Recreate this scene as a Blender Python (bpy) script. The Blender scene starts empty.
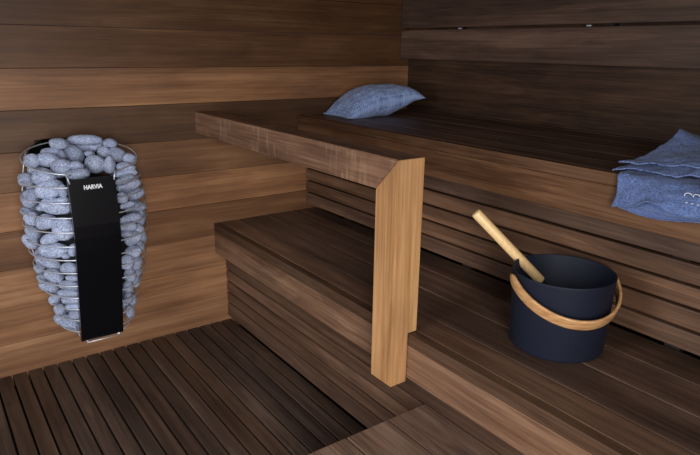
import bpy, bmesh, math, random
from mathutils import Vector, Matrix, Euler, noise
random.seed(7)
C = bpy.context.scene.collection
PI = math.pi

LAD_E=(0.3080,-1.3860,0.5750)
LAD_T=(0.1721,-1.2668,0.7525)
STONES=[(-0.577,-0.146,0.837,0.811,-0.585,0.014,0.156,0.239,0.958,0.031,0.018,0.023,'t'),
(-0.493,-0.129,0.842,0.811,-0.585,0.014,0.156,0.239,0.958,0.056,0.017,0.029,'t'),
(-0.424,-0.169,0.831,0.811,-0.585,0.014,0.156,0.239,0.958,0.023,0.015,0.018,'t'),
(-0.620,-0.174,0.793,0.811,-0.585,0.014,0.156,0.239,0.958,0.039,0.022,0.028,'t'),
(-0.601,-0.130,0.811,0.811,-0.585,0.014,0.156,0.239,0.958,0.032,0.014,0.020,'t'),
(-0.665,-0.171,0.793,0.811,-0.585,0.014,0.156,0.239,0.958,0.025,0.024,0.023,'t'),
(-0.651,-0.259,0.756,0.811,-0.585,0.014,0.156,0.239,0.958,0.036,0.028,0.030,'l'),
(-0.689,-0.167,0.735,0.811,-0.585,0.014,0.156,0.239,0.958,0.025,0.022,0.022,'l'),
(-0.592,-0.229,0.773,0.780,-0.387,0.492,-0.271,0.500,0.823,0.034,0.029,0.030,'t'),
(-0.533,-0.134,0.799,0.575,-0.616,-0.538,0.593,-0.140,0.793,0.036,0.025,0.028,'t'),
(-0.473,-0.086,0.814,0.826,-0.535,0.181,0.012,0.337,0.941,0.052,0.022,0.030,'t'),
(-0.574,-0.158,0.802,0.811,-0.585,0.014,0.156,0.239,0.958,0.014,0.016,0.017,'t'),
(-0.552,-0.251,0.779,0.811,-0.585,0.014,0.156,0.239,0.958,0.022,0.015,0.018,'t'),
(-0.563,-0.306,0.764,0.821,-0.562,0.098,0.084,0.289,0.954,0.037,0.017,0.024,'t'),
(-0.491,-0.222,0.775,0.709,-0.632,-0.314,0.424,0.025,0.906,0.033,0.030,0.030,'t'),
(-0.451,-0.242,0.771,0.794,-0.604,-0.069,0.226,0.187,0.956,0.017,0.030,0.022,'t'),
(-0.404,-0.177,0.790,0.669,-0.631,-0.392,0.484,-0.031,0.875,0.033,0.024,0.026,'t'),
(-0.441,-0.154,0.800,0.811,-0.585,0.014,0.156,0.239,0.958,0.024,0.020,0.021,'t'),
(-0.493,-0.177,0.801,0.811,-0.585,0.014,0.156,0.239,0.958,0.016,0.011,0.017,'t'),
(-0.381,-0.231,0.783,0.624,-0.626,-0.467,0.540,-0.086,0.837,0.022,0.018,0.019,'t'),
(-0.403,-0.256,0.762,0.794,-0.604,-0.069,0.226,0.187,0.956,0.032,0.016,0.021,'t'),
(-0.405,-0.255,0.740,0.825,-0.523,0.213,-0.016,0.356,0.935,0.038,0.014,0.022,'t'),
(-0.420,-0.292,0.727,0.815,-0.468,0.341,-0.131,0.425,0.896,0.034,0.013,0.020,'r'),
(-0.404,-0.264,0.700,0.810,-0.453,0.372,-0.159,0.441,0.883,0.042,0.021,0.028,'r'),
(-0.447,-0.338,0.680,0.811,-0.585,0.014,0.156,0.239,0.958,0.019,0.019,0.018,'r'),
(-0.377,-0.233,0.663,0.815,-0.468,0.341,-0.131,0.425,0.896,0.033,0.021,0.025,'r'),
(-0.430,-0.327,0.652,0.815,-0.468,0.341,-0.131,0.425,0.896,0.025,0.011,0.017,'r'),
(-0.383,-0.235,0.617,0.826,-0.535,0.181,0.012,0.337,0.941,0.043,0.019,0.027,'r'),
(-0.418,-0.301,0.597,0.819,-0.483,0.310,-0.103,0.408,0.907,0.037,0.017,0.024,'r'),
(-0.375,-0.266,0.586,0.771,-0.618,-0.152,0.294,0.134,0.946,0.018,0.028,0.021,'r'),
(-0.432,-0.322,0.577,0.823,-0.503,0.262,-0.060,0.382,0.922,0.029,0.017,0.021,'r'),
(-0.395,-0.290,0.552,0.721,-0.295,0.627,-0.402,0.559,0.725,0.024,0.020,0.020,'r'),
(-0.442,-0.337,0.558,0.811,-0.585,0.014,0.156,0.239,0.958,0.019,0.013,0.017,'r'),
(-0.413,-0.299,0.530,0.753,-0.342,0.561,-0.338,0.531,0.777,0.031,0.023,0.026,'r'),
(-0.369,-0.248,0.512,0.811,-0.585,0.014,0.156,0.239,0.958,0.014,0.024,0.017,'r'),
(-0.417,-0.297,0.480,0.721,-0.295,0.627,-0.402,0.559,0.725,0.028,0.024,0.024,'r'),
(-0.387,-0.279,0.491,0.811,-0.585,0.014,0.156,0.239,0.958,0.014,0.018,0.017,'r'),
(-0.446,-0.322,0.458,0.811,-0.585,0.014,0.156,0.239,0.958,0.022,0.024,0.021,'r'),
(-0.406,-0.281,0.438,0.771,-0.618,-0.152,0.294,0.134,0.946,0.020,0.028,0.023,'r'),
(-0.435,-0.302,0.403,0.811,-0.585,0.014,0.156,0.239,0.958,0.020,0.024,0.021,'r'),
(-0.395,-0.257,0.399,0.811,-0.585,0.014,0.156,0.239,0.958,0.014,0.020,0.017,'r'),
(-0.445,-0.301,0.362,0.811,-0.585,0.014,0.156,0.239,0.958,0.016,0.022,0.018,'r'),
(-0.408,-0.257,0.361,0.811,-0.585,0.014,0.156,0.239,0.958,0.016,0.024,0.019,'r'),
(-0.440,-0.279,0.312,0.811,-0.585,0.014,0.156,0.239,0.958,0.014,0.020,0.017,'r'),
(-0.416,-0.237,0.284,0.811,-0.585,0.014,0.156,0.239,0.958,0.012,0.021,0.017,'r'),
(-0.429,-0.234,0.240,0.811,-0.585,0.014,0.156,0.239,0.958,0.015,0.023,0.017,'r'),
(-0.643,-0.284,0.723,0.826,-0.535,0.181,0.012,0.337,0.941,0.041,0.028,0.030,'l'),
(-0.682,-0.169,0.676,0.402,-0.559,-0.725,0.721,-0.295,0.627,0.028,0.032,0.029,'l'),
(-0.637,-0.304,0.672,0.794,-0.604,-0.069,0.226,0.187,0.956,0.048,0.025,0.030,'l'),
(-0.618,-0.332,0.695,0.811,-0.585,0.014,0.156,0.239,0.958,0.017,0.010,0.017,'l'),
(-0.700,-0.173,0.630,0.575,-0.616,-0.538,0.593,-0.140,0.793,0.024,0.015,0.018,'l'),
(-0.664,-0.275,0.619,0.823,-0.503,0.262,-0.060,0.382,0.922,0.032,0.025,0.027,'l'),
(-0.625,-0.317,0.600,0.811,-0.585,0.014,0.156,0.239,0.958,0.035,0.037,0.030,'l'),
(-0.691,-0.193,0.616,0.521,-0.602,-0.605,0.640,-0.193,0.743,0.025,0.022,0.022,'l'),
(-0.691,-0.176,0.566,0.575,-0.616,-0.538,0.593,-0.140,0.793,0.029,0.017,0.021,'l'),
(-0.701,-0.181,0.538,0.427,-0.569,-0.703,0.707,-0.275,0.652,0.028,0.019,0.022,'l'),
(-0.661,-0.286,0.566,0.815,-0.468,0.341,-0.131,0.425,0.896,0.030,0.017,0.021,'l'),
(-0.652,-0.276,0.525,0.811,-0.585,0.014,0.156,0.239,0.958,0.049,0.025,0.030,'l'),
(-0.609,-0.339,0.535,0.811,-0.585,0.014,0.156,0.239,0.958,0.012,0.020,0.017,'l'),
(-0.664,-0.210,0.468,0.693,-0.632,-0.346,0.448,0.002,0.894,0.046,0.021,0.029,'l'),
(-0.621,-0.314,0.470,0.811,-0.585,0.014,0.156,0.239,0.958,0.029,0.019,0.022,'l'),
(-0.628,-0.323,0.515,0.811,-0.585,0.014,0.156,0.239,0.958,0.012,0.010,0.017,'l'),
(-0.658,-0.251,0.434,0.693,-0.632,-0.346,0.448,0.002,0.894,0.033,0.021,0.025,'l'),
(-0.615,-0.319,0.437,0.811,-0.585,0.014,0.156,0.239,0.958,0.024,0.010,0.017,'l'),
(-0.665,-0.189,0.377,0.723,-0.630,-0.283,0.399,0.047,0.916,0.034,0.019,0.024,'l'),
(-0.623,-0.297,0.407,0.794,-0.604,-0.069,0.226,0.187,0.956,0.037,0.016,0.023,'l'),
(-0.626,-0.281,0.375,0.811,-0.585,0.014,0.156,0.239,0.958,0.039,0.014,0.022,'l'),
(-0.656,-0.191,0.329,0.624,-0.626,-0.467,0.540,-0.086,0.837,0.018,0.020,0.018,'l'),
(-0.619,-0.277,0.347,0.811,-0.585,0.014,0.156,0.239,0.958,0.035,0.016,0.023,'l'),
(-0.615,-0.275,0.321,0.811,-0.585,0.014,0.156,0.239,0.958,0.029,0.014,0.019,'l'),
(-0.611,-0.267,0.288,0.811,-0.585,0.014,0.156,0.239,0.958,0.023,0.016,0.018,'r'),
(-0.625,-0.191,0.240,0.669,-0.631,-0.392,0.484,-0.031,0.875,0.051,0.024,0.030,'l'),
(-0.644,-0.189,0.289,0.521,-0.602,-0.605,0.640,-0.193,0.743,0.022,0.018,0.019,'l'),
(-0.686,-0.183,0.443,0.402,-0.559,-0.725,0.721,-0.295,0.627,0.018,0.016,0.017,'l'),
(-0.686,-0.189,0.407,0.402,-0.559,-0.725,0.721,-0.295,0.627,0.018,0.014,0.017,'l'),
(-0.615,-0.329,0.722,0.811,-0.585,0.014,0.156,0.239,0.958,0.013,0.020,0.017,'l'),
(-0.673,-0.279,0.666,0.811,-0.585,0.014,0.156,0.239,0.958,0.012,0.010,0.017,'l'),
(-0.433,-0.176,0.255,-0.197,0.980,0.000,0.000,0.000,1.000,0.030,0.020,0.022,'s'),
(-0.489,-0.107,0.264,-0.918,0.396,0.000,0.000,0.000,1.000,0.034,0.020,0.022,'s'),
(-0.566,-0.107,0.255,-0.915,-0.404,0.000,0.000,0.000,1.000,0.028,0.025,0.022,'s'),
(-0.604,-0.138,0.264,-0.597,-0.802,0.000,0.000,0.000,1.000,0.034,0.020,0.022,'s'),
(-0.421,-0.191,0.306,-0.041,0.999,0.000,0.000,0.000,1.000,0.035,0.024,0.022,'s'),
(-0.457,-0.115,0.304,-0.750,0.662,0.000,0.000,0.000,1.000,0.028,0.021,0.022,'s'),
(-0.533,-0.089,0.307,-0.998,-0.059,0.000,0.000,0.000,1.000,0.029,0.022,0.022,'s'),
(-0.580,-0.103,0.303,-0.867,-0.498,0.000,0.000,0.000,1.000,0.036,0.020,0.022,'s'),
(-0.408,-0.177,0.352,-0.150,0.989,0.000,0.000,0.000,1.000,0.035,0.025,0.022,'s'),
(-0.429,-0.126,0.356,-0.575,0.818,0.000,0.000,0.000,1.000,0.026,0.021,0.022,'s'),
(-0.465,-0.092,0.353,-0.856,0.516,0.000,0.000,0.000,1.000,0.030,0.025,0.022,'s'),
(-0.593,-0.095,0.346,-0.835,-0.551,0.000,0.000,0.000,1.000,0.030,0.025,0.022,'s'),
(-0.626,-0.127,0.344,-0.570,-0.822,0.000,0.000,0.000,1.000,0.026,0.020,0.022,'s'),
(-0.395,-0.191,0.394,-0.027,1.000,0.000,0.000,0.000,1.000,0.036,0.022,0.022,'s'),
(-0.626,-0.107,0.399,-0.663,-0.749,0.000,0.000,0.000,1.000,0.027,0.019,0.022,'s'),
(-0.387,-0.169,0.442,-0.180,0.984,0.000,0.000,0.000,1.000,0.029,0.025,0.022,'s'),
(-0.405,-0.122,0.435,-0.516,0.857,0.000,0.000,0.000,1.000,0.036,0.025,0.022,'s'),
(-0.641,-0.110,0.445,-0.595,-0.804,0.000,0.000,0.000,1.000,0.028,0.019,0.022,'s'),
(-0.377,-0.200,0.483,0.036,0.999,0.000,0.000,0.000,1.000,0.034,0.022,0.022,'s'),
(-0.383,-0.156,0.489,-0.262,0.965,0.000,0.000,0.000,1.000,0.034,0.020,0.022,'s'),
(-0.406,-0.107,0.484,-0.591,0.806,0.000,0.000,0.000,1.000,0.034,0.021,0.022,'s'),
(-0.671,-0.154,0.481,-0.273,-0.962,0.000,0.000,0.000,1.000,0.029,0.024,0.022,'s'),
(-0.373,-0.173,0.533,-0.142,0.990,0.000,0.000,0.000,1.000,0.036,0.023,0.022,'s'),
(-0.390,-0.122,0.531,-0.470,0.883,0.000,0.000,0.000,1.000,0.029,0.024,0.022,'s'),
(-0.417,-0.085,0.535,-0.705,0.709,0.000,0.000,0.000,1.000,0.029,0.024,0.022,'s'),
(-0.668,-0.129,0.526,-0.426,-0.905,0.000,0.000,0.000,1.000,0.035,0.021,0.022,'s'),
(-0.368,-0.191,0.581,-0.026,1.000,0.000,0.000,0.000,1.000,0.027,0.023,0.022,'s'),
(-0.376,-0.146,0.578,-0.311,0.950,0.000,0.000,0.000,1.000,0.032,0.024,0.022,'s'),
(-0.642,-0.086,0.574,-0.687,-0.726,0.000,0.000,0.000,1.000,0.034,0.021,0.022,'s'),
(-0.369,-0.174,0.625,-0.129,0.992,0.000,0.000,0.000,1.000,0.028,0.024,0.022,'s'),
(-0.384,-0.123,0.621,-0.450,0.893,0.000,0.000,0.000,1.000,0.036,0.021,0.022,'s'),
(-0.410,-0.086,0.616,-0.682,0.731,0.000,0.000,0.000,1.000,0.027,0.019,0.022,'s'),
(-0.662,-0.110,0.623,-0.532,-0.847,0.000,0.000,0.000,1.000,0.032,0.023,0.022,'s'),
(-0.376,-0.149,0.668,-0.293,0.956,0.000,0.000,0.000,1.000,0.028,0.024,0.022,'s'),
(-0.401,-0.099,0.667,-0.604,0.797,0.000,0.000,0.000,1.000,0.035,0.025,0.022,'s'),
(-0.644,-0.088,0.659,-0.673,-0.740,0.000,0.000,0.000,1.000,0.032,0.021,0.022,'s'),
(-0.377,-0.167,0.715,-0.184,0.983,0.000,0.000,0.000,1.000,0.033,0.020,0.022,'s'),
(-0.395,-0.119,0.714,-0.496,0.868,0.000,0.000,0.000,1.000,0.031,0.019,0.022,'s'),
(-0.637,-0.090,0.714,-0.689,-0.724,0.000,0.000,0.000,1.000,0.029,0.021,0.022,'s'),
(-0.663,-0.127,0.704,-0.445,-0.896,0.000,0.000,0.000,1.000,0.030,0.025,0.022,'s'),
(-0.378,-0.226,0.707,0.203,0.979,0.000,0.000,0.000,1.000,0.029,0.024,0.022,'s'),
(-0.652,-0.123,0.759,-0.498,-0.867,0.000,0.000,0.000,1.000,0.027,0.025,0.022,'s')]
# ------------------------------------------------------------------ helpers
def link(o, parent=None):
    C.objects.link(o)
    if parent: o.parent = parent
    return o
def obj(name, bm, mat, parent=None, smooth=False):
    me = bpy.data.meshes.new(name); bm.to_mesh(me); bm.free()
    if parent is not None:                       # meshes are written in room coordinates
        w = Vector(parent.location); p = parent.parent
        while p: w += Vector(p.location); p = p.parent
        me.transform(Matrix.Translation(-w))
    for m in (mat if isinstance(mat, (list, tuple)) else [mat]): me.materials.append(m)
    if smooth:
        for f in me.polygons: f.use_smooth = True
    return link(bpy.data.objects.new(name, me), parent)
def tag(o, label=None, cat=None, group=None, kind=None):
    if label: o['label'] = label
    if cat: o['category'] = cat
    if group: o['group'] = group
    if kind: o['kind'] = kind
    return o
def thing(name, label, cat, loc, group=None):
    o = bpy.data.objects.new(name, None); o.location = loc; o.empty_display_size = .05
    link(o); return tag(o, label, cat, group)
def add_box(bm, x0, x1, y0, y1, z0, z1, bev=.002, tone=1.0, seed=None, hue=.5, seg=2):
    if seed is None: seed = random.random()
    b = bmesh.new()
    bmesh.ops.create_cube(b, size=1)
    bmesh.ops.scale(b, vec=(x1-x0, y1-y0, z1-z0), verts=b.verts)
    bmesh.ops.translate(b, vec=((x0+x1)/2, (y0+y1)/2, (z0+z1)/2), verts=b.verts)
    if bev: bmesh.ops.bevel(b, geom=b.edges, offset=bev, segments=seg, profile=.6, affect='EDGES')
    merge(bm, b, (tone, seed, hue))
def merge(bm, b, col=(1, .5, .5)):
    lay = b.loops.layers.color.get('board') or b.loops.layers.color.new('board')
    for f in b.faces:
        for l in f.loops: l[lay] = (*col, 1)
    if not bm.loops.layers.color.get('board'): bm.loops.layers.color.new('board')
    me = bpy.data.meshes.new('t'); b.to_mesh(me); b.free(); bm.from_mesh(me); bpy.data.meshes.remove(me)
def prism(bm, pts, a, b_, axis, bev=.002, col=(1, .5, .5)):
    """polygon pts in the plane across axis, extruded from a to b_"""
    b = bmesh.new()
    def P3(p, t):
        return {'x': (t, p[0], p[1]), 'y': (p[0], t, p[1]), 'z': (p[0], p[1], t)}[axis]
    v0 = [b.verts.new(P3(p, a)) for p in pts]; v1 = [b.verts.new(P3(p, b_)) for p in pts]
    b.faces.new(v0); b.faces.new(v1[::-1]); n = len(pts)
    for i in range(n): b.faces.new((v0[i], v0[(i+1) % n], v1[(i+1) % n], v1[i]))
    bmesh.ops.recalc_face_normals(b, faces=b.faces)
    if bev: bmesh.ops.bevel(b, geom=b.edges, offset=bev, segments=2, affect='EDGES')
    merge(bm, b, col)
def tube(bm, pts, rad, seg=10, closed=False, flat=None):
    """round (or flat strap: flat=(half width, half thick, normal fn)) section swept along pts"""
    pts = [Vector(p) for p in pts]; n = len(pts); rings = []
    up = None
    for i, p in enumerate(pts):
        a = pts[(i-1) % n] if closed or i > 0 else p
        c = pts[(i+1) % n] if closed or i < n-1 else p
        t = (c-a).normalized()
        if up is None:
            up = Vector((0, 0, 1)) if abs(t.z) < .9 else Vector((1, 0, 0))
        s = t.cross(up).normalized(); up = s.cross(t).normalized()
        r = rad[i] if isinstance(rad, (list, tuple)) else rad
        rings.append([bm.verts.new(p+s*r*math.cos(2*PI*k/seg)+up*r*math.sin(2*PI*k/seg)) for k in range(seg)])
    m = n if closed else n-1
    for i in range(m):
        A, B = rings[i], rings[(i+1) % n]
        for k in range(seg): bm.faces.new((A[k], A[(k+1) % seg], B[(k+1) % seg], B[k]))
    if not closed:
        bm.faces.new(rings[0][::-1]); bm.faces.new(rings[-1])
def lathe(bm, prof, c, seg=64, cap0=True, cap1=False):
    rings = []
    for r, z in prof:
        rings.append([bm.verts.new((c[0]+r*math.cos(2*PI*k/seg), c[1]+r*math.sin(2*PI*k/seg), z)) for k in range(seg)])
    for A, B in zip(rings, rings[1:]):
        for k in range(seg): bm.faces.new((A[k], A[(k+1) % seg], B[(k+1) % seg], B[k]))
    if cap0: bm.faces.new(rings[0][::-1])
    if cap1: bm.faces.new(rings[-1])
def srgb(r, g, b):
    f = lambda c: (c/255/12.92) if c/255 <= .04045 else ((c/255+.055)/1.055)**2.4
    return (f(r), f(g), f(b), 1)

# ------------------------------------------------------------------ materials
class N:
    def __init__(s, name):
        s.m = bpy.data.materials.new(name); s.m.use_nodes = True; s.t = s.m.node_tree
        s.b = s.t.nodes['Principled BSDF']
    def n(s, k, **kw):
        o = s.t.nodes.new(k)
        for a, v in kw.items():
            if a.startswith('i_'): o.inputs[a[2:].replace('_', ' ')].default_value = v
            else: setattr(o, a, v)
        return o
    def l(s, a, b): s.t.links.new(a, b)
    def math(s, op, a, b=None):
        o = s.n('ShaderNodeMath', operation=op)
        for i, v in enumerate((a, b)):
            if v is None: continue
            if isinstance(v, (int, float)): o.inputs[i].default_value = v
            else: s.l(v, o.inputs[i])
        return o.outputs[0]
    def ramp(s, f, stops):
        o = s.n('ShaderNodeValToRGB'); e = o.color_ramp.elements
        while len(e) < len(stops): e.new(.5)
        for q, (p, c) in zip(e, stops): q.position = p; q.color = c
        s.l(f, o.inputs[0]); return o.outputs[0]
    def mix(s, mode, f, a, b):
        o = s.n('ShaderNodeMix', data_type='RGBA', blend_type=mode)
        for i, v in ((0, f), (6, a), (7, b)):
            if isinstance(v, (int, float, tuple)): o.inputs[i].default_value = v
            else: s.l(v, o.inputs[i])
        return o.outputs[2]

def wood(name, dark, mid, light, axis, rough=.5, spec=.5, grain=1.0, wear=.0):
    w = N(name)
    tc = w.n('ShaderNodeTexCoord'); at = w.n('ShaderNodeAttribute', attribute_name='board')
    sp = w.n('ShaderNodeSeparateColor'); w.l(at.outputs['Color'], sp.inputs[0])
    off = w.n('ShaderNodeCombineXYZ')
    for i, k in enumerate((37.0, 91.0, 53.0)): w.l(w.math('MULTIPLY', sp.outputs[1], k), off.inputs[i])
    ad = w.n('ShaderNodeVectorMath', operation='ADD'); w.l(tc.outputs['Object'], ad.inputs[0]); w.l(off.outputs[0], ad.inputs[1])
    def mapped(al, ac):
        m = w.n('ShaderNodeMapping'); sc = [ac, ac, ac]; sc['xyz'.index(axis)] = al
        m.inputs['Scale'].default_value = sc; w.l(ad.outputs[0], m.inputs[0]); return m.outputs[0]
    big = w.n('ShaderNodeTexNoise'); big.inputs['Scale'].default_value = 1; big.inputs['Detail'].default_value = 3
    big.inputs['Distortion'].default_value = .6; w.l(mapped(1.3, 9), big.inputs[0])
    # growth rings: distorted bands running along the board
    ring = w.math('FRACT', w.math('MULTIPLY', big.outputs[0], 9.0))
    tri = w.math('ABSOLUTE', w.math('SUBTRACT', ring, .5))
    fib = w.n('ShaderNodeTexNoise'); fib.inputs['Scale'].default_value = 1; fib.inputs['Detail'].default_value = 5
    fib.inputs['Roughness'].default_value = .65; w.l(mapped(4, 150), fib.inputs[0])
    str_ = w.n('ShaderNodeTexNoise'); str_.inputs['Scale'].default_value = 1; str_.inputs['Detail'].default_value = 4
    w.l(mapped(.9, 34), str_.inputs[0])
    patch = w.n('ShaderNodeTexNoise'); patch.inputs['Scale'].default_value = 1; patch.inputs['Detail'].default_value = 4
    w.l(mapped(3, 7), patch.inputs[0])
    v = w.math('ADD', w.math('MULTIPLY', big.outputs[0], .55), w.math('MULTIPLY', str_.outputs[0], .55))
    v = w.math('ADD', v, w.math('MULTIPLY', w.math('SUBTRACT', tri, .25), .17*grain))
    v = w.math('ADD', v, w.math('MULTIPLY', w.math('SUBTRACT', fib.outputs[0], .5), .75*grain))
    col = w.ramp(v, [(.34, dark), (.55, mid), (.76, light)])
    pc = w.ramp(patch.outputs[0], [(.3, (.74, .72, .72, 1)), (.7, (1.14, 1.12, 1.08, 1))])
    col = w.mix('MULTIPLY', 1.0, col, pc)
    tone = w.n('ShaderNodeCombineColor')
    tn = w.math('MULTIPLY', sp.outputs[0], 1.0)
    hu = w.math('SUBTRACT', sp.outputs[2], .5)
    w.l(w.math('MULTIPLY', tn, w.math('ADD', 1.0, w.math('MULTIPLY', hu, .3))), tone.inputs[0])
    w.l(tn, tone.inputs[1])
    w.l(w.math('MULTIPLY', tn, w.math('SUBTRACT', 1.0, w.math('MULTIPLY', hu, .5))), tone.inputs[2])
    col = w.mix('MULTIPLY', 1.0, col, tone.outputs[0])
    w.l(col, w.b.inputs['Base Color'])
    rr = w.n('ShaderNodeMapRange'); w.l(fib.outputs[0], rr.inputs[0])
    rr.inputs[3].default_value = rough-.08; rr.inputs[4].default_value = rough+.1; w.l(rr.outputs[0], w.b.inputs['Roughness'])
    w.b.inputs['Specular IOR Level'].default_value = spec
    bp = w.n('ShaderNodeBump'); bp.inputs['Strength'].default_value = .25; bp.inputs['Distance'].default_value = .001
    w.l(w.math('ADD', fib.outputs[0], w.math('MULTIPLY', tri, .4)), bp.inputs['Height']); w.l(bp.outputs[0], w.b.inputs['Normal'])
    return w.m
def scuffed(m):
    t = m.node_tree; bs = t.nodes['Principled BSDF']; src = bs.inputs['Base Color'].links[0].from_socket
    tc = t.nodes.new('ShaderNodeTexCoord'); mp = t.nodes.new('ShaderNodeMapping'); mp.inputs['Scale'].default_value = (40, 90, 14)
    ns = t.nodes.new('ShaderNodeTexNoise'); ns.inputs['Scale'].default_value = 1; ns.inputs['Detail'].default_value = 3
    t.links.new(tc.outputs['Object'], mp.inputs[0]); t.links.new(mp.outputs[0], ns.inputs[0])
    n2 = t.nodes.new('ShaderNodeTexNoise'); n2.inputs['Scale'].default_value = 7; t.links.new(tc.outputs['Object'], n2.inputs[0])
    ml = t.nodes.new('ShaderNodeMath'); ml.operation = 'MULTIPLY'; t.links.new(ns.outputs[0], ml.inputs[0]); t.links.new(n2.outputs[0], ml.inputs[1])
    rp = t.nodes.new('ShaderNodeValToRGB'); rp.color_ramp.elements[0].position = .27; rp.color_ramp.elements[1].position = .42
    rp.color_ramp.elements[0].color = (0, 0, 0, 1); rp.color_ramp.elements[1].color = (.22, .22, .22, 1); t.links.new(ml.outputs[0], rp.inputs[0])
    mx = t.nodes.new('ShaderNodeMix'); mx.data_type = 'RGBA'; t.links.new(rp.outputs[0], mx.inputs[0]); t.links.new(src, mx.inputs[6])
    mx.inputs[7].default_value = srgb(190, 158, 128); t.links.new(mx.outputs[2], bs.inputs['Base Color']); return m
def plain(name, col, rough=.5, metal=0, spec=.5, bump=0, bscale=400):
    w = N(name)
    ns = w.n('ShaderNodeTexNoise'); ns.inputs['Scale'].default_value = bscale; tc = w.n('ShaderNodeTexCoord'); w.l(tc.outputs['Object'], ns.inputs[0])
    c = w.ramp(ns.outputs[0], [(.3, tuple(x*.9 for x in col[:3])+(1,)), (.7, tuple(min(1, x*1.1) for x in col[:3])+(1,))])
    w.l(c, w.b.inputs['Base Color']); w.b.inputs['Roughness'].default_value = rough
    w.b.inputs['Metallic'].default_value = metal; w.b.inputs['Specular IOR Level'].default_value = spec
    if bump:
        bp = w.n('ShaderNodeBump'); bp.inputs['Strength'].default_value = bump; bp.inputs['Distance'].default_value = .001
        w.l(ns.outputs[0], bp.inputs['Height']); w.l(bp.outputs[0], w.b.inputs['Normal'])
    return w.m

W_D, W_M, W_L = srgb(74, 52, 36), srgb(112, 80, 54), srgb(146, 108, 76)
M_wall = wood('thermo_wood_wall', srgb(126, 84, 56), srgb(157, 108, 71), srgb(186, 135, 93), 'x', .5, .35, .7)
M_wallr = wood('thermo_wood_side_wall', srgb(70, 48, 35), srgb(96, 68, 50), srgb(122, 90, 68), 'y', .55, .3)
M_bench = wood('thermo_wood_bench', srgb(76, 54, 42), srgb(104, 78, 62), srgb(136, 104, 84), 'y', .48, .4, .7)
M_beam = wood('thermo_wood_beam', srgb(112, 76, 54), srgb(146, 106, 78), srgb(178, 136, 104), 'y', .55, .3)
M_rail = scuffed(wood('thermo_wood_rail', srgb(108, 74, 54), srgb(138, 98, 72), srgb(168, 124, 94), 'y', .55, .3))
M_post = wood('thermo_wood_post', srgb(158, 108, 64), srgb(188, 136, 86), srgb(212, 160, 108), 'z', .5, .35, .8)
M_floor = wood('thermo_wood_duckboard', srgb(62, 46, 38), srgb(88, 68, 56), srgb(116, 92, 76), 'y', .5, .4, .7)
M_dark = plain('dark_underfloor', srgb(14, 11, 10), .9)
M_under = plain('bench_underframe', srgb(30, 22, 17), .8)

def stone_mat():
    w = N('grey_olivine_stone'); tc = w.n('ShaderNodeTexCoord'); oi = w.n('ShaderNodeObjectInfo')
    n1 = w.n('ShaderNodeTexNoise'); n1.inputs['Scale'].default_value = 7.5; n1.inputs['Detail'].default_value = 6; n1.inputs['Roughness'].default_value = .7
    n2 = w.n('ShaderNodeTexNoise'); n2.inputs['Scale'].default_value = 1.6; n2.inputs['Detail'].default_value = 3
    w.l(tc.outputs['Object'], n1.inputs[0]); w.l(tc.outputs['Object'], n2.inputs[0])
    c1 = w.ramp(n1.outputs[0], [(.36, srgb(104, 116, 154)), (.5, srgb(186, 197, 226)), (.66, srgb(232, 238, 250))])
    c2 = w.ramp(n2.outputs[0], [(.3, (.72, .74, .8, 1)), (.7, (1.12, 1.12, 1.1, 1))])
    c = w.mix('MULTIPLY', 1.0, c1, c2)
    v = w.n('ShaderNodeMapRange'); w.l(oi.outputs['Random'], v.inputs[0]); v.inputs[3].default_value = .82; v.inputs[4].default_value = 1.12
    cc = w.n('ShaderNodeCombineColor')
    for i in range(3): w.l(v.outputs[0], cc.inputs[i])
    w.l(w.mix('MULTIPLY', 1.0, c, cc.outputs[0]), w.b.inputs['Base Color'])
    w.b.inputs['Roughness'].default_value = .75; w.b.inputs['Specular IOR Level'].default_value = .3
    bp = w.n('ShaderNodeBump'); bp.inputs['Strength'].default_value = .5; bp.inputs['Distance'].default_value = .02
    w.l(n1.outputs[0], bp.inputs['Height']); w.l(bp.outputs[0], w.b.inputs['Normal'])
    return w.m
M_stone = stone_mat()
M_steel = plain('brushed_steel_wire', srgb(222, 227, 236), .38, .6)
M_black = plain('black_powder_coat', srgb(7, 8, 13), .25, 0, .45)
M_core = plain('matte_black_metal', srgb(10, 10, 12), .8)  # matte near-black; on the heater core it stands for shade between stones
M_white = plain('white_print', srgb(225, 228, 235), .5)
M_bucket = plain('dark_navy_powder_coat', srgb(22, 27, 43), .62, 0, .3, .3, 900)
M_bucket_in0 = plain('navy_bucket_lining', srgb(20, 26, 46), .42, 0, .4)
def strap_wood(name, dark, mid, light, scale):
    w = N(name); tc = w.n('ShaderNodeTexCoord'); mp = w.n('ShaderNodeMapping'); mp.inputs['Scale'].default_value = scale
    w.l(tc.outputs['Object'], mp.inputs[0])
    ns = w.n('ShaderNodeTexNoise'); ns.inputs['Scale'].default_value = 1; ns.inputs['Detail'].default_value = 5; w.l(mp.outputs[0], ns.inputs[0])
    w.l(w.ramp(ns.outputs[0], [(.3, dark), (.5, mid), (.7, light)]), w.b.inputs['Base Color'])
    w.b.inputs['Roughness'].default_value = .38; w.b.inputs['Specular IOR Level'].default_value = .5
    return w.m
M_strap = strap_wood('bent_ash_strap', srgb(168, 122, 80), srgb(196, 148, 100), srgb(216, 172, 124), (30, 30, 160))
M_ladle = strap_wood('turned_ash_handle', srgb(222, 182, 128), srgb(232, 196, 142), srgb(240, 208, 156), (260, 260, 30))

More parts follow.
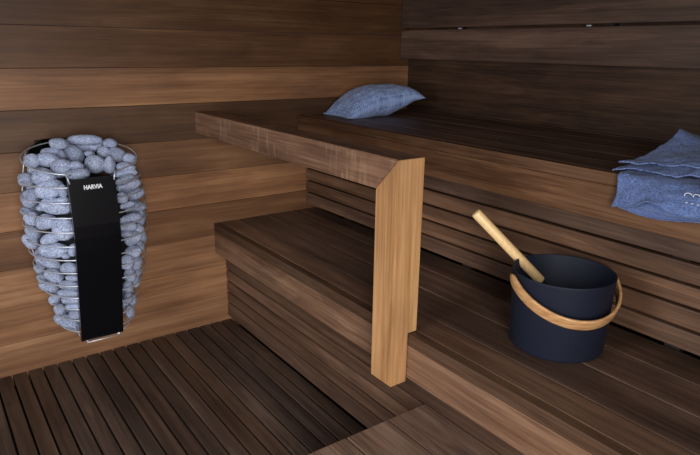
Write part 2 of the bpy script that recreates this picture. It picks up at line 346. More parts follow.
def cloth(name, dark, light, sc, rnd=1.0):
    w = N(name); tc = w.n('ShaderNodeTexCoord')
    br = w.n('ShaderNodeTexVoronoi'); br.inputs['Scale'].default_value = sc; br.inputs['Randomness'].default_value = rnd; w.l(tc.outputs['UV'], br.inputs[0])
    ns = w.n('ShaderNodeTexNoise'); ns.inputs['Scale'].default_value = sc*.35; ns.inputs['Detail'].default_value = 5; ns.inputs['Roughness'].default_value = .75
    w.l(tc.outputs['UV'], ns.inputs[0])
    v = w.math('ADD', w.math('MULTIPLY', br.outputs['Distance'], -.55), w.math('ADD', ns.outputs[0], .2))
    w.l(w.ramp(v, [(.2, dark), (.62, light)]), w.b.inputs['Base Color'])
    w.b.inputs['Roughness'].default_value = .95; w.b.inputs['Specular IOR Level'].default_value = .15
    w.b.inputs['Sheen Weight'].default_value = .15
    bp = w.n('ShaderNodeBump'); bp.inputs['Strength'].default_value = .6; bp.inputs['Distance'].default_value = .002
    w.l(v, bp.inputs['Height']); w.l(bp.outputs[0], w.b.inputs['Normal'])
    return w.m
M_pillow = cloth('blue_grey_waffle_linen', srgb(70, 94, 150), srgb(172, 194, 242), 44, .18)
M_towel = cloth('blue_linen', srgb(60, 82, 140), srgb(134, 156, 206), 170)

# ------------------------------------------------------------------ room
H1, H2 = .444, .866            # bench tops
YN = -3.0                      # the near end of the room
XL, XR = -1.9, 1.033
# floor: slatted duckboard over a dark base
bm = bmesh.new()
add_box(bm, XL-.1, XR+.1, YN-.1, .1, -.08, -.045, 0)
x = -.802+.0505*17
xs = []
while x > XL: xs.append(x); x -= .0505
for i, x in enumerate(xs):
    t = random.uniform(.76, 1.0); add_box(bm, x-.0505+.003, x-.003, YN, -.004, -.028, 0, .003, t, None, random.uniform(.5, .8))
f = obj('floor', bm, [M_floor])
me = f.data; me.materials.append(M_dark)
for p in me.polygons:
    if all(me.vertices[v].co.z < -.04 for v in p.vertices): p.material_index = 1
tag(f, kind='structure')
# heater wall of wide planks
bm = bmesh.new()
edges = [-.05, .118, .255, .392, .528, .663, .797, .935, 1.07, 1.205, 1.34, 1.475, 1.61, 1.745, 1.88, 2.02, 2.15]
tones = [.98, 1.05, .95, .78, 1.02, .80, .60, .92, .60, .56, .6, .8, .7, .75, .7, .8]
hues = [.4, .5, .45, .6, .55, .5, .45, .55, .75, .75, .75, .5, .5, .5, .5, .5]
for i in range(len(tones)):
    add_box(bm, XL-.1, XR+.1, 0, .03, edges[i]+.0006, edges[i+1]-.0006, .0012, tones[i], None, hues[i])
w = obj('wall_left', bm, M_wall); tag(w, kind='structure')
bm = bmesh.new()
re_ = [-.05, .21, .47, .73, .87, 1.125, 1.26, 1.395, 1.53, 1.665, 1.80, 1.935, 2.15]
for i in range(len(re_)-1):
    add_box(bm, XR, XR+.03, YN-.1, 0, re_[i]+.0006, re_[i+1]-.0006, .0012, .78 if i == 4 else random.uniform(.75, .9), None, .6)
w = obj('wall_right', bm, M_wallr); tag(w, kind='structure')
bm = bmesh.new()
for i in range(22):
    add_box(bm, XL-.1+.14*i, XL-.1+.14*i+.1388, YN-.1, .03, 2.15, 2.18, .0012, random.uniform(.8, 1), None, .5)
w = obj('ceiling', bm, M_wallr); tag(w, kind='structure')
bm = bmesh.new()
for i in range(len(tones)):
    add_box(bm, XL-.1, XR+.1, YN-.13, YN-.1, edges[i]+.0006, edges[i+1]-.0006, .0012, random.uniform(.75, 1), None, .5)
w = obj('wall_back', bm, M_wall); tag(w, kind='structure')

# ------------------------------------------------------------------ benches
YE = YN-.095
def bench_deck(name, bm, seams, h, parent, y1=-.002, tones=None):
    for i, (a, b) in enumerate(zip(seams, seams[1:])):
        add_box(bm, a+.0018, b-.0018, YE, y1, h-.028, h, .003, tones[i] if tones else random.uniform(.85, 1.1), None, random.uniform(.5, .75), 2)
    return obj(name, bm, M_bench, parent)
lb = thing('lower_bench', 'low wide sauna bench of dark brown boards in front, carrying the navy bucket', 'bench', (.22, -1.5, 0))
bench_deck('seat_boards', bmesh.new(), [.0285, .115, .240, .366, .4925], H1, lb, tones=[.95, .85, .92, .82])
bm = bmesh.new()                                   # front beam: edging lath over a deep board
add_box(bm, 0.0, .028, YE, -.002, H1-.034, H1, .003, .58, .31, .6)
add_box(bm, 0.0, .028, YE, -.002, H1-.128, H1-.0345, .003, .88, .71, .5)
obj('front_beam', bm, M_beam, lb)
bm = bmesh.new()
for i in range(6):
    z0 = .031+.0505*i
    add_box(bm, .045, .063, YE, -.002, z0+.0035-(.016 if i == 0 else 0), min(z0+.047, .40), .003, random.uniform(.8, 1.1), None, random.uniform(.6, .85))
obj('slatted_riser', bm, M_bench, lb)
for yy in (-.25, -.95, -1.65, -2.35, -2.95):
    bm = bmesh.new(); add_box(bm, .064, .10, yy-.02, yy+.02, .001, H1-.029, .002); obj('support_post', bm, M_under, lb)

ub = thing('upper_bench', 'high rear sauna bench of dark boards under the pillow and towel', 'bench', (.75, -1.5, 0))
bench_deck('seat_boards', bmesh.new(), [.438, .555, .675, .795, .915, 1.030], H2, ub)
bm = bmesh.new()
add_box(bm, .4095, .4375, YE, -.002, H2-.032, H2, .003, .66, .31, .8)
add_box(bm, .4095, .4375, YE, -.002, H2-.1215, H2-.0325, .003, .72, .77, .85)
obj('front_beam', bm, M_beam, ub)
bm = bmesh.new()
for i in range(6):
    z0 = .468+.0548*i
    add_box(bm, .449, .467, YE, -.002, z0+.0035, z0+.0513, .003, random.uniform(.75, 1.05), None, random.uniform(.6, .85))
obj('slatted_riser', bm, M_bench, ub)
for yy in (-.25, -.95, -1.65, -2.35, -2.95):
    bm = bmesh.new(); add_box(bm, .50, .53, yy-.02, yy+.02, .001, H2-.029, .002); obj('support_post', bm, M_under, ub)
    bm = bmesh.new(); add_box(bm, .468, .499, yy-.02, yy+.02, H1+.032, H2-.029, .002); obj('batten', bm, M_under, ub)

bs = thing('bench_step', 'low wooden step of three short wide boards before the lower bench', 'step', (-.15, -2.1, 0))
bm = bmesh.new()
for a, b, t in ((-.348, -.218, 1.1), (-.214, -.086, 1.25), (-.082, .044, 1.15)):
    add_box(bm, a, b, YE, -1.256, .209, .239, .0025, t, None, .5)
obj('tread', bm, wood('thermo_wood_step', srgb(84, 62, 50), srgb(118, 90, 72), srgb(146, 116, 94), 'y', .55, .3), bs)
bm = bmesh.new()
add_box(bm, -.335, -.315, YE, -1.275, 0.0, .2085, .002); add_box(bm, 0, .02, YE, -1.275, 0.0, .2085, .002)
obj('side_board', bm, M_bench, bs)

# backrest boards on spacers
br = thing('backrest', 'two long dark backrest boards mounted along the wall above the upper bench', 'backrest', (XR, -1.5, 1.1))
for z0, z1, t in ((1.1035, 1.2303, .9), (1.2395, 1.368, .8)):
    bm = bmesh.new(); add_box(bm, .978, .996, YE, -.004, z0, z1, .003, t, None, .55); obj('board', bm, M_bench, br)
for yy in (-.35, -1.05, -1.75, -2.45):
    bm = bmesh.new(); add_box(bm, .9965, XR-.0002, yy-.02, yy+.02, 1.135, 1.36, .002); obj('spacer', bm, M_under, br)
for yy in (-.375, -.985):
    bm = bmesh.new(); add_box(bm, .983, .991, yy-.008, yy+.008, 1.2312, 1.2365, .001); obj('gap_clip', bm, M_steel, br)

# ------------------------------------------------------------------ handrail: rail mitred into the post
hr = thing('handrail', 'square wooden handrail running out from the wall into a corner post', 'handrail', (-.013, -1.18, .305))
X0, X1, Y0, A, RT = -.0546, .0283, -1.225, .0834, .902
def slab(axis_pts, xa, xb, col): 
    bm = bmesh.new(); prism(bm, axis_pts, xa, xb, 'x', .0018, col); return bm
obj('rail', slab([(-.001, RT), (-.001, RT-A), (Y0+A, RT-A), (Y0+.0004, RT-.0004)], X0, X1, (.86, .33, .5)), M_rail, hr)
PB = .3054
bm = bmesh.new(); q_ = bmesh.new()
prof_ = [(X0, PB), (-.0012, PB), (-.0012, H1+.0012), (X1, H1+.0012), (X1, RT), (X0, RT)]
v0 = [q_.verts.new((x_, Y0, z_)) for x_, z_ in prof_]; v1 = [q_.verts.new((x_, Y0+A, z_)) for x_, z_ in prof_]
q_.faces.new(v0); q_.faces.new(v1[::-1])
for k_ in range(6): q_.faces.new((v0[k_], v0[(k_+1) % 6], v1[(k_+1) % 6], v1[k_]))
g_ = bmesh.ops.bisect_plane(q_, geom=q_.verts[:]+q_.edges[:]+q_.faces[:], plane_co=(0, Y0, RT-.0004), plane_no=(0, 1, 1), clear_outer=True)
bmesh.ops.holes_fill(q_, edges=[e for e in q_.edges if e.is_boundary])
bmesh.ops.recalc_face_normals(q_, faces=q_.faces)
bmesh.ops.bevel(q_, geom=[e for e in q_.edges if e.calc_face_angle(0) > .2], offset=.0018, segments=2, affect='EDGES')
merge(bm, q_, (1.0, .12, .5))
obj('post', bm, M_post, hr)

# ------------------------------------------------------------------ heater
AX, AY = -.527, -.195
HZ = [.10, .18, .24, .30, .36, .42, .48, .54, .60, .66, .72, .78, .86]
HR = [.09, .10, .118, .132, .150, .166, .176, .184, .187, .186, .178, .166, .15]
def hrad(z):
    for i in range(len(HZ)-1):
        if z <= HZ[i+1]:
            t = (z-HZ[i])/(HZ[i+1]-HZ[i]); return HR[i]*(1-t)+HR[i+1]*t
    return HR[-1]
he = thing('sauna_heater', 'wall mounted wire basket sauna heater with black front panel', 'heater', (AX, -.01, .2))
bm = bmesh.new(); lathe(bm, [(.045, .2), (.075, .3), (.115, .45), (.125, .6), (.10, .72)], (AX, AY), 32, True, True)  # black inner core, enlarged so the gaps between stones look shaded
obj('dark_inner_core', bm, M_core, he)
bm = bmesh.new(); add_box(bm, AX-.10, AX+.10, -.012, -.002, .19, .835, .003); add_box(bm, AX-.03, AX+.03, -.10, -.0125, .20, .24, .002); obj('wall_bracket', bm, M_core, he)
bm = bmesh.new(); lathe(bm, [(.04, .192), (.066, .194), (.068, .199), (.04, .201)], (AX, AY), 40, True, True); obj('base_plate', bm, M_black, he)
# front panel: bent black sheet
PX0, PX1 = -.609, -.474
prof = [(-.386, .764), (-.394, .62), (-.391, .58), (-.383, .54), (-.30, .203)]
bm = bmesh.new()
pts = [(y, z) for y, z in prof]+[(y+.004, z) for y, z in prof[::-1]]
prism(bm, pts, PX0, PX1, 'x', .001)
for xs_ in (PX0+.002, PX1-.002):
    pass
fp = obj('front_panel', bm, M_black, he)
# side flanges folded back
bm = bmesh.new()
for xa in (PX0+.0005, PX1-.0035):
    prism(bm, [(y+.0045, z-.001) for y, z in prof]+[(y+.022, z-.001) for y, z in prof[::-1]], xa, xa+.003, 'x', 0)
obj('panel_flange', bm, M_black, fp)
def text_mesh(txt, size, ext):
    cu = bpy.data.curves.new('txt', 'FONT'); cu.body = txt; cu.size = size; cu.extrude = ext; cu.align_x = 'CENTER'; cu.align_y = 'CENTER'; cu.offset = size*.03
    cu.space_character = 1.0
    o = bpy.data.objects.new('txt', cu); C.objects.link(o)
    dg = bpy.context.evaluated_depsgraph_get(); me = bpy.data.meshes.new_from_object(o.evaluated_get(dg))
    bpy.data.objects.remove(o); return me
me = text_mesh('HARVIA', .0175, .0004)
xsz = max(v.co.x for v in me.vertices)-min(v.co.x for v in me.vertices)
zsz = max(v.co.y for v in me.vertices)-min(v.co.y for v in me.vertices)
me.transform(Matrix.Diagonal((.053/xsz, .0135/zsz, 1, 1)))
tilt = math.atan2(.008, .144)
me.transform(Matrix.Translation((-.5415-AX, -.3877-.0012-(-.01), .737-.2)) @ Matrix.Rotation(PI/2+tilt*0-.05, 4, 'X'))
me.materials.append(M_white); lo = link(bpy.data.objects.new('logo', me), fp); lo['label'] = 'white maker lettering'
# horizontal wire rings; open D shape: ends bend to the wall
def panel_y(z):
    P_ = [(.203, -.30), (.54, -.383), (.58, -.391), (.62, -.394), (.764, -.386)]
    for (a, c), (d, e) in zip(P_, P_[1:]):
        if z <= d: return c+(e-c)*(z-a)/(d-a)
    return -.386
def ring_pts(z, r, n=56, drop=0):
    out = []
    for k in range(n):
        a = 2*PI*k/n; x = AX+r*math.cos(a); y = AY+r*math.sin(a)
        y = min(y, -.016); y = max(y, panel_y(z)+.006)
        out.append((x, y, z))
    return out
wz = [.232+.0457*i for i in range(12)]
for z in wz:
    bm = bmesh.new(); tube(bm, ring_pts(z, hrad(z)+.004), .0021, 8, True); obj('wire_ring', bm, M_steel, he, True)
# top wire curving down to the panel corners
bm = bmesh.new(); pts = []
for k in range(41):
    a = PI*1.5 - PI*.125 - (PI*1.75)*k/40
    r = .172; z = .80+.03*math.sin(a)
    x = AX+r*math.cos(a); y = min(AY+r*math.sin(a), -.016); pts.append((x, y, z))
pts = [(PX0+.004, -.388, .752), (PX0-.001, -.383, .775)]+pts+[(PX1+.001, -.383, .775), (PX1-.004, -.388, .752)]
tube(bm, pts, .0022, 8); obj('top_wire', bm, M_steel, he, True)
# vertical hoops at the sides
for s in (-1, 1):
    bm = bmesh.new(); pts = []
    for i in range(31):
        z = .195+.60*i/30; r = hrad(z)+.009; a = math.radians(90-s*62); 
        pts.append((AX+r*math.cos(a), min(AY+r*math.sin(a), -.014), z))
    pts += [(AX+s*.135, -.06, .812), (AX+s*.115, -.042, .824)]
    tube(bm, pts, .0022, 8); obj('side_wire', bm, M_steel, he, True)
    bm = bmesh.new()
    pts = [(AX+s*.085, -.235, .235), (AX+s*.08, -.27, .212), (PX0+.02 if s < 0 else PX1-.02, -.300, .199)]
    tube(bm, pts, .002, 8); obj('bottom_wire', bm, M_steel, he, True)
bm = bmesh.new(); tube(bm, [(PX0+.015, -.305, .198), (PX1-.012, -.305, .198)], .0018, 8); obj('bottom_wire', bm, M_steel, he, True)
# dark stone guard at the top rear
bm = bmesh.new()
outer = [(AX-.15, -.10), (AX-.115, -.045), (AX-.08, -.02), (AX+.08, -.02), (AX+.115, -.045), (AX+.15, -.10)]
b = bmesh.new()
lo_, hi_ = [], []
for (x, y), zz in zip(outer, (.79, .822, .838, .838, .822, .79)):
    lo_.append(b.verts.new((x, y, .76))); hi_.append(b.verts.new((x, y, zz)))
for i in range(5): b.faces.new((lo_[i], lo_[i+1], hi_[i+1], hi_[i]))
bmesh.ops.solidify(b, geom=b.faces, thickness=.002)
merge(bm, b); obj('stone_guard', bm, M_core, he)

# ------------------------------------------------------------------ stones
protos = []
for s in range(9):
    b = bmesh.new(); bmesh.ops.create_icosphere(b, subdivisions=4, radius=1)
    for v in b.verts:
        p = v.co.copy(); n1 = noise.noise(p*.9+Vector((s*7.3, 0, 0))); n2 = noise.noise(p*2.1+Vector((0, s*5.1, 0)))
        # rounded boulder: slightly squared
        e = 2.0+.7*((s*37) % 5)/5
        q = (abs(p.x)**e+abs(p.y)**e+abs(p.z)**e)**(-1/e)
        v.co = p*(q*(1+.13*n1+.04*n2))
    me = bpy.data.meshes.new('heater_stone'); b.to_mesh(me); b.free(); me.materials.append(M_stone)
    for f_ in me.polygons: f_.use_smooth = True
    protos.append(me)
lab = {'t': ('blue-grey rounded stone in the open heap on top of the heater', 'stones heaped on top of the heater'),
       'l': ('blue-grey rounded stone behind the wires left of the black panel', 'stones caged left of the black panel'),
       'r': ('blue-grey rounded stone behind the wires right of the black panel', 'stones caged right of the black panel')}
for i, (cx, cy, cz, xx, xy, xz, yx, yy, yz, rx, ry, rz, sd) in enumerate(STONES):
    o = bpy.data.objects.new('heater_stone', protos[(i*5+2) % 9]); link(o)
    X = Vector((xx, xy, xz)).normalized(); Y = Vector((yx, yy, yz)).normalized(); Z = X.cross(Y).normalized(); Y = Z.cross(X)
    R = Matrix((X, Y, Z)).transposed().to_4x4()
    o.matrix_world = Matrix.Translation((cx, cy, cz)) @ R @ Matrix.Diagonal((rx, ry, rz, 1))
    if sd == 's': sd = 't' if cz > .765 else ('l' if cx < AX-.02 else 'r')
    tag(o, lab[sd][0], 'stone', lab[sd][1])

# ------------------------------------------------------------------ bucket and ladle
BX, BY = .276, -1.470
bk = thing('sauna_bucket', 'round dark navy bucket standing on the lower bench', 'bucket', (BX, BY, H1))
bm = bmesh.new()
lathe(bm, [(.107, H1+.0005), (.1105, H1+.0025), (.1125, H1+.007), (.1205, .632), (.1215, .6365), (.1208, .6385), (.1190, .6385), (.1180, .634), (.1105, H1+.014), (.104, H1+.0105)], (BX, BY), 96, True, True)
bmesh.ops.recalc_face_normals(bm, faces=bm.faces)
o = obj('shell', bm, M_bucket, bk, True)
ang = math.radians(152)
Lp = Vector((math.cos(ang), math.sin(ang), 0)); Fd = Vector((math.cos(math.radians(242)), math.sin(math.radians(242)), 0))
cen = Vector((BX, BY, .619)); dn = math.radians(25)
D = Fd*math.cos(dn)+Vector((0, 0, -math.sin(dn))); Nn = Lp.cross(D).normalized()
bm = bmesh.new(); nseg = 60; rings = []
for i in range(nseg+1):
    t = i/nseg; 
    # straight start then semi-ellipse
    a = -.10+ (PI+.20)*t
    ca, sa = math.cos(a), math.sin(a)
    Rw = .1275+.001*math.sin(PI*t); Dd = .150
    c = cen+Lp*Rw*(1 if abs(ca) > 1 else ca)+D*Dd*max(sa, -1)
    tang = (-Lp*Rw*math.sin(a)+D*Dd*math.cos(a)).normalized()
    out = (Lp*ca/Rw+D*sa/Dd).normalized()
    wdir = tang.cross(out).normalized()
    e = min(t, 1-t)*nseg; hw = .0142*(1 if e > 3 else math.sqrt(max(.12, 1-(1-e/3)**2))); th = .0028
    rings.append([bm.verts.new(c+wdir*hw*u_+out*th*v_) for u_, v_ in ((-1, -1), (-.8, -1.25), (.8, -1.25), (1, -1), (1, 1), (.8, 1.25), (-.8, 1.25), (-1, 1))])
for A_, B_ in zip(rings, rings[1:]):
    for k in range(8): bm.faces.new((A_[k], A_[(k+1) % 8], B_[(k+1) % 8], B_[k]))
bm.faces.new(rings[0][::-1]); bm.faces.new(rings[-1])
bmesh.ops.recalc_face_normals(bm, faces=bm.faces)
stp = o = obj('carrying_strap', bm, M_strap, bk, True); o['label'] = 'bent blond wood strap'
for s in (1, -1):
    bm = bmesh.new(); c = cen+Lp*s*.1285
    tube(bm, [c-Lp*s*.010, c+Lp*s*.001, c+Lp*s*.0022, c+Lp*s*.0026], [.0048, .0048, .0035, .001], 16)
    obj('rivet', bm, M_steel, stp, True)
ld = thing('ladle', 'ladle with round blond wood handle leaning in the navy bucket', 'ladle', (.33, -1.395, .5))
E1 = Vector((LAD_E)); T1 = Vector((LAD_T)); dd = (T1-E1).normalized()
bm = bmesh.new()
L_ = (T1-E1).length
tube(bm, [E1, E1+dd*.0015, E1+dd*.004, E1+dd*L_*.5, T1-dd*.004, T1-dd*.0015, T1], [.0105, .0125, .0133, .0133, .0133, .0125, .0105], 24)
obj('handle', bm, M_ladle, ld, True)
bm = bmesh.new(); tube(bm, [E1-dd*.075, E1-dd*.03, E1-dd*.0005], [.005, .006, .008], 12); obj('ferrule', bm, M_core, ld, True)
bc = E1-dd*.082
bm = bmesh.new(); lathe(bm, [(.004, bc.z-.03), (.02, bc.z-.028), (.029, bc.z-.015), (.031, bc.z+.004), (.029, bc.z+.004), (.026, bc.z-.013), (.004, bc.z-.024)], (bc.x-.012, bc.y-.008), 32, True, True)
bmesh.ops.recalc_face_normals(bm, faces=bm.faces)
obj('bowl', bm, M_core, ld, True)

# ------------------------------------------------------------------ pillow
def grid_mesh(name, fn, nu, nv, mat, thick=None, parent=None, two=None):
    b = bmesh.new(); uvl = b.loops.layers.uv.new('UVMap')
    V = [[b.verts.new(fn(i/(nu-1), j/(nv-1))) for j in range(nv)] for i in range(nu)]
    for i in range(nu-1):
        for j in range(nv-1):
            f_ = b.faces.new((V[i][j], V[i+1][j], V[i+1][j+1], V[i][j+1]))
            for l, (a, c) in zip(f_.loops, ((i, j), (i+1, j), (i+1, j+1), (i, j+1))): l[uvl].uv = (a/(nu-1), c/(nv-1))
    return b
pw = thing('pillow', 'blue-grey textured linen pillow on the upper bench by the corner', 'pillow', (.71, -.15, H2))
NU, NV = 84, 56
def pil(u, v, side):
    a, c = 2*u-1, 2*v-1
    pin = 1-.06*(1-abs(c)**2)*abs(a)**3; pin2 = (1-.12*(1-abs(a)**2)*abs(c)**3)*(1-.22*max(0, -a)**2.5)
    x = a*.186*pin; y = c*.128*pin2
    e = max(0, (1-a*a))**.45*max(0, (1-c*c))**.45
    th = .068*e*(1+.08*noise.noise(Vector((a*2, c*2, side))))
    cr = .006*noise.noise(Vector((a*4, c*5, 3.3)))*e
    # centre line: left end sags onto the bench, right end lifts, right tip droops
    mid = .927+.012*a-.052*max(0, -a)**1.6+.022*max(0, a)**2
    tipw = max(0, a-.8)/.2*max(0, -c-.55)/.45
    mid -= .018*tipw; x += .012*tipw
    z = mid+(th*1.0 if side > 0 else -th*.98)+cr
    z = max(z, H2+.0015+.001*side+ (.0 if side < 0 else .004))
    rot = math.radians(-3)
    return (.700+x*math.cos(rot)-y*math.sin(rot), -.148+x*math.sin(rot)+y*math.cos(rot), z)
b = bmesh.new(); uvl = b.loops.layers.uv.new('UVMap')
for side in (1, -1):
    V = [[b.verts.new(pil(i/(NU-1), j/(NV-1), side)) for j in range(NV)] for i in range(NU)]
    for i in range(NU-1):
        for j in range(NV-1):
            q = ((i, j), (i+1, j), (i+1, j+1), (i, j+1)); q = q if side > 0 else q[::-1]
            f_ = b.faces.new([V[a_][c_] for a_, c_ in q])
            for l, (a_, c_) in zip(f_.loops, q): l[uvl].uv = (a_/(NU-1), .65*c_/(NV-1))
bmesh.ops.remove_doubles(b, verts=b.verts, dist=.0009)
pc = obj('cover', b, M_pillow, pw, True)
b = bmesh.new()                                     # stitched edge seam
pts = [pil(i/40, 0, 1) for i in range(41)]+[pil(1, j/26, 1) for j in range(1, 27)]+[pil(1-i/40, 1, 1) for i in range(1, 41)]+[pil(0, 1-j/26, 1) for j in range(1, 26)]
tube(b, pts, .0022, 6, True)
uvl = b.loops.layers.uv.new('UVMap')
obj('seam', b, M_pillow, pc, True)

# ------------------------------------------------------------------ towel
def cr(pts, t):
    n = len(pts)-1; t = min(max(t, 0), 1)*n; i = min(int(t), n-1); f_ = t-i
    p0, p1, p2, p3 = pts[max(i-1, 0)], pts[i], pts[i+1], pts[min(i+2, n)]
    return [.5*((2*b_)+(-a_+c_)*f_+(2*a_-5*b_+4*c_-d_)*f_*f_+(-a_+3*b_-3*c_+d_)*f_**3) for a_, b_, c_, d_ in zip(p0, p1, p2, p3)]
tw = thing('folded_towel', 'crumpled blue linen towel folded over the upper bench edge, far right', 'towel', (.45, -1.66, H2))
def sheet(bm, rows, nu=60, nv=46, thick=.0032, amp=.0025, sd=0, us=1.0):
    """rows: control rows along the profile, each a list of points along the width"""
    b = bmesh.new(); uvl = b.loops.layers.uv.new('UVMap')
    def fn(u, v):
        col = [cr(r, u) for r in rows]; p = Vector(cr(col, v))
        nn = Vector((noise.noise(p*17+Vector((sd, 0, 0))), noise.noise(p*15+Vector((0, sd, 0))), noise.noise(p*19+Vector((0, 0, sd)))))
        n3 = Vector((noise.noise(p*48+Vector((sd, 9, 0))), 0, noise.noise(p*52+Vector((0, 0, sd)))))
        q = p+nn*amp+n3*amp*.6
        if q.x > .403 and q.z < H2+.0035: q.z = H2+.0035
        return q
    G = [[fn(i/(nu-1), j/(nv-1)) for j in range(nv)] for i in range(nu)]
    H = []
    for i in range(nu):
        row = []
        for j in range(nv):
            du = G[min(i+1, nu-1)][j]-G[max(i-1, 0)][j]; dv = G[i][min(j+1, nv-1)]-G[i][max(j-1, 0)]
            row.append(G[i][j]+du.cross(dv).normalized()*thick)
        H.append(row)
    A_ = [[b.verts.new(p) for p in r_] for r_ in G]; B_ = [[b.verts.new(p) for p in r_] for r_ in H]
    def face(vs, ij):
        f_ = b.faces.new(vs)
        for l, (a, c) in zip(f_.loops, ij): l[uvl].uv = (a/(nu-1)*us, c/(nv-1)*.6*us)
    for i in range(nu-1):
        for j in range(nv-1):
            q = ((i, j), (i+1, j), (i+1, j+1), (i, j+1))
            face([A_[a][c] for a, c in q], q); face([B_[a][c] for a, c in q[::-1]], q[::-1])
    for i in range(nu-1):
        for j in (0, nv-1): q = ((i, j), (i+1, j), (i+1, j), (i, j)); face([A_[i][j], A_[i+1][j], B_[i+1][j], B_[i][j]], q)
    for j in range(nv-1):
        for i in (0, nu-1): q = ((i, j), (i, j+1), (i, j+1), (i, j)); face([A_[i][j], A_[i][j+1], B_[i][j+1], B_[i][j]], q)
    bmesh.ops.recalc_face_normals(b, faces=b.faces)
    me = bpy.data.meshes.new('t'); b.to_mesh(me); b.free(); bm.from_mesh(me); bpy.data.meshes.remove(me)
bm = bmesh.new()
ys = lambda *a: a
# lower stack: outer layer draped over the bench edge
sheet(bm, [
 [(.60, -1.485, .880), (.60, -1.60, .888), (.60, -1.72, .892), (.60, -1.86, .895)],
 [(.47, -1.487, .872), (.47, -1.60, .878), (.47, -1.72, .884), (.47, -1.86, .888)],
 [(.405, -1.490, .870), (.405, -1.60, .873), (.405, -1.72, .878), (.405, -1.86, .882)],
 [(.390, -1.498, .850), (.380, -1.60, .856), (.376, -1.72, .860), (.380, -1.86, .862)],
 [(.387, -1.498, .820), (.370, -1.56, .834), (.362, -1.64, .840), (.362, -1.72, .836), (.378, -1.86, .845)],
 [(.384, -1.492, .789), (.368, -1.545, .803), (.352, -1.60, .828), (.354, -1.69, .814), (.372, -1.86, .835)]], sd=1, amp=.005)
# middle fold peeking under it
sheet(bm, [
 [(.398, -1.53, .860), (.396, -1.62, .86), (.396, -1.72, .862), (.396, -1.86, .864)],
 [(.396, -1.53, .825), (.388, -1.62, .825), (.388, -1.72, .830), (.390, -1.86, .836)],
 [(.392, -1.53, .806), (.380, -1.62, .804), (.380, -1.71, .812), (.384, -1.86, .824)],
 [(.396, -1.53, .800), (.388, -1.62, .798), (.388, -1.71, .806), (.392, -1.86, .820)],
 [(.401, -1.53, .815), (.399, -1.62, .812), (.399, -1.71, .818), (.400, -1.86, .83)]], sd=5, amp=.0012)
# innermost layer, lowest hem
sheet(bm, [
 [(.4035, -1.505, .862), (.4035, -1.60, .862), (.4035, -1.72, .862), (.4035, -1.86, .862)],
 [(.402, -1.502, .815), (.396, -1.60, .80), (.396, -1.70, .81), (.399, -1.86, .83)],
 [(.392, -1.505, .790), (.388, -1.60, .784), (.388, -1.69, .798), (.392, -1.86, .822)]], sd=9, amp=.001)
# middle flap: lower lip of the top fold, pulled to a point at its left corner
sheet(bm, [
 [(.62, -1.500, .905), (.62, -1.56, .912), (.62, -1.64, .918), (.62, -1.73, .92), (.62, -1.86, .92)],
 [(.53, -1.488, .893), (.53, -1.56, .903), (.53, -1.64, .912), (.53, -1.73, .918), (.53, -1.86, .92)],
 [(.465, -1.474, .884), (.455, -1.55, .893), (.45, -1.64, .903), (.448, -1.73, .914), (.45, -1.86, .92)],
 [(.418, -1.462, .872), (.415, -1.53, .888), (.408, -1.61, .886), (.405, -1.70, .899), (.406, -1.86, .912)]], sd=13, amp=.005)
# top flap rising to the ridge and dropping behind
sheet(bm, [
 [(.76, -1.49, .884), (.78, -1.60, .886), (.78, -1.72, .888), (.78, -1.86, .89)],
 [(.70, -1.497, .935), (.71, -1.60, .924), (.71, -1.72, .915), (.71, -1.86, .91)],
 [(.625, -1.512, .962), (.625, -1.60, .944), (.625, -1.72, .934), (.625, -1.86, .925)],
 [(.575, -1.514, .943), (.56, -1.60, .930), (.56, -1.72, .928), (.56, -1.86, .922)],
 [(.525, -1.500, .914), (.50, -1.60, .921), (.50, -1.72, .926), (.50, -1.86, .924)],
 [(.485, -1.482, .899), (.46, -1.60, .913), (.46, -1.72, .922), (.46, -1.86, .922)],
 [(.440, -1.462, .889), (.432, -1.58, .903), (.428, -1.70, .917), (.430, -1.86, .920)]], sd=21, amp=.006)
cl = obj('cloth', bm, M_towel, tw, True)
tw.location.y -= .012
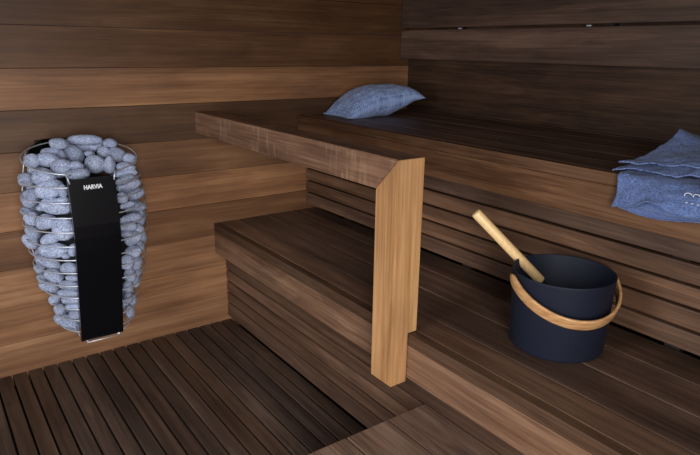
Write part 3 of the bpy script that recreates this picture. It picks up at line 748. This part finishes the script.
# small embroidered mark on the front drop
bm = bmesh.new()
def stitch(pts): tube(bm, pts, .0011, 6)
for k, (dy, dz, r_) in enumerate(((0, 0, .0075), (-.017, .001, .0065), (-.033, .003, .007))):
    pts = []
    for i in range(9):
        a = PI*.15+PI*1.0*i/8
        pts.append((.3615-.0035, -1.690+dy-r_*math.cos(a)*1.1, .8585+dz+r_*math.sin(a)*.75))
    stitch(pts)
for dy in (0, -.012, -.024): stitch([(.3575, -1.686+dy, .843), (.3575, -1.691+dy, .8435)])
o = obj('embroidered_mark', bm, M_white, cl, True); o['label'] = 'white stitched mark'

# ------------------------------------------------------------------ camera
cam = bpy.data.cameras.new('camera'); co = bpy.data.objects.new('camera', cam); C.objects.link(co)
r = Vector((0.81079474, -0.58515537, 0.01432073)); u = Vector((0.15563332, 0.23910273, 0.95844048)); f = Vector((0.56426072, 0.77486972, -0.28493291))
M = Matrix((r, u, -f)).transposed().to_4x4(); M.translation = Vector((-0.9613884, -2.28217464, 1.15)); co.matrix_world = M
cam.sensor_width = 36; cam.lens = 605.38/700*36; cam.clip_start = .05
bpy.context.scene.camera = co
# ------------------------------------------------------------------ light
def area(name, loc, tgt, sx, sy, e, col):
    l = bpy.data.lights.new(name, 'AREA'); l.shape = 'RECTANGLE'; l.size = sx; l.size_y = sy; l.energy = e; l.color = col
    o = bpy.data.objects.new(name, l); C.objects.link(o); o.location = loc
    o.rotation_euler = (Vector(tgt)-Vector(loc)).to_track_quat('-Z', 'Y').to_euler(); return o
l_ = area('daylight_from_left', (-1.80, -1.35, 1.0), (0, -.9, .35), .8, 1.0, 10, (.97, .98, 1.0)); l_.data.spread = math.radians(130)  # soft area lamp on the unseen left side; no glass is built
l_ = area('daylight_from_behind', (-1.0, -2.85, 1.0), (-.3, -.8, .4), .6, 1.0, 15, (1.0, .97, .94)); l_.data.spread = math.radians(110)  # second area lamp added behind the camera, before a solid wall
wd = bpy.data.worlds.new('world'); bpy.context.scene.world = wd; wd.use_nodes = True
wd.node_tree.nodes['Background'].inputs[0].default_value = (.55, .7, 1, 1)
wd.node_tree.nodes['Background'].inputs[1].default_value = .04
vs = bpy.context.scene.view_settings; vs.view_transform = 'Standard'; vs.look = 'None'; vs.gamma = 1; vs.exposure = .12
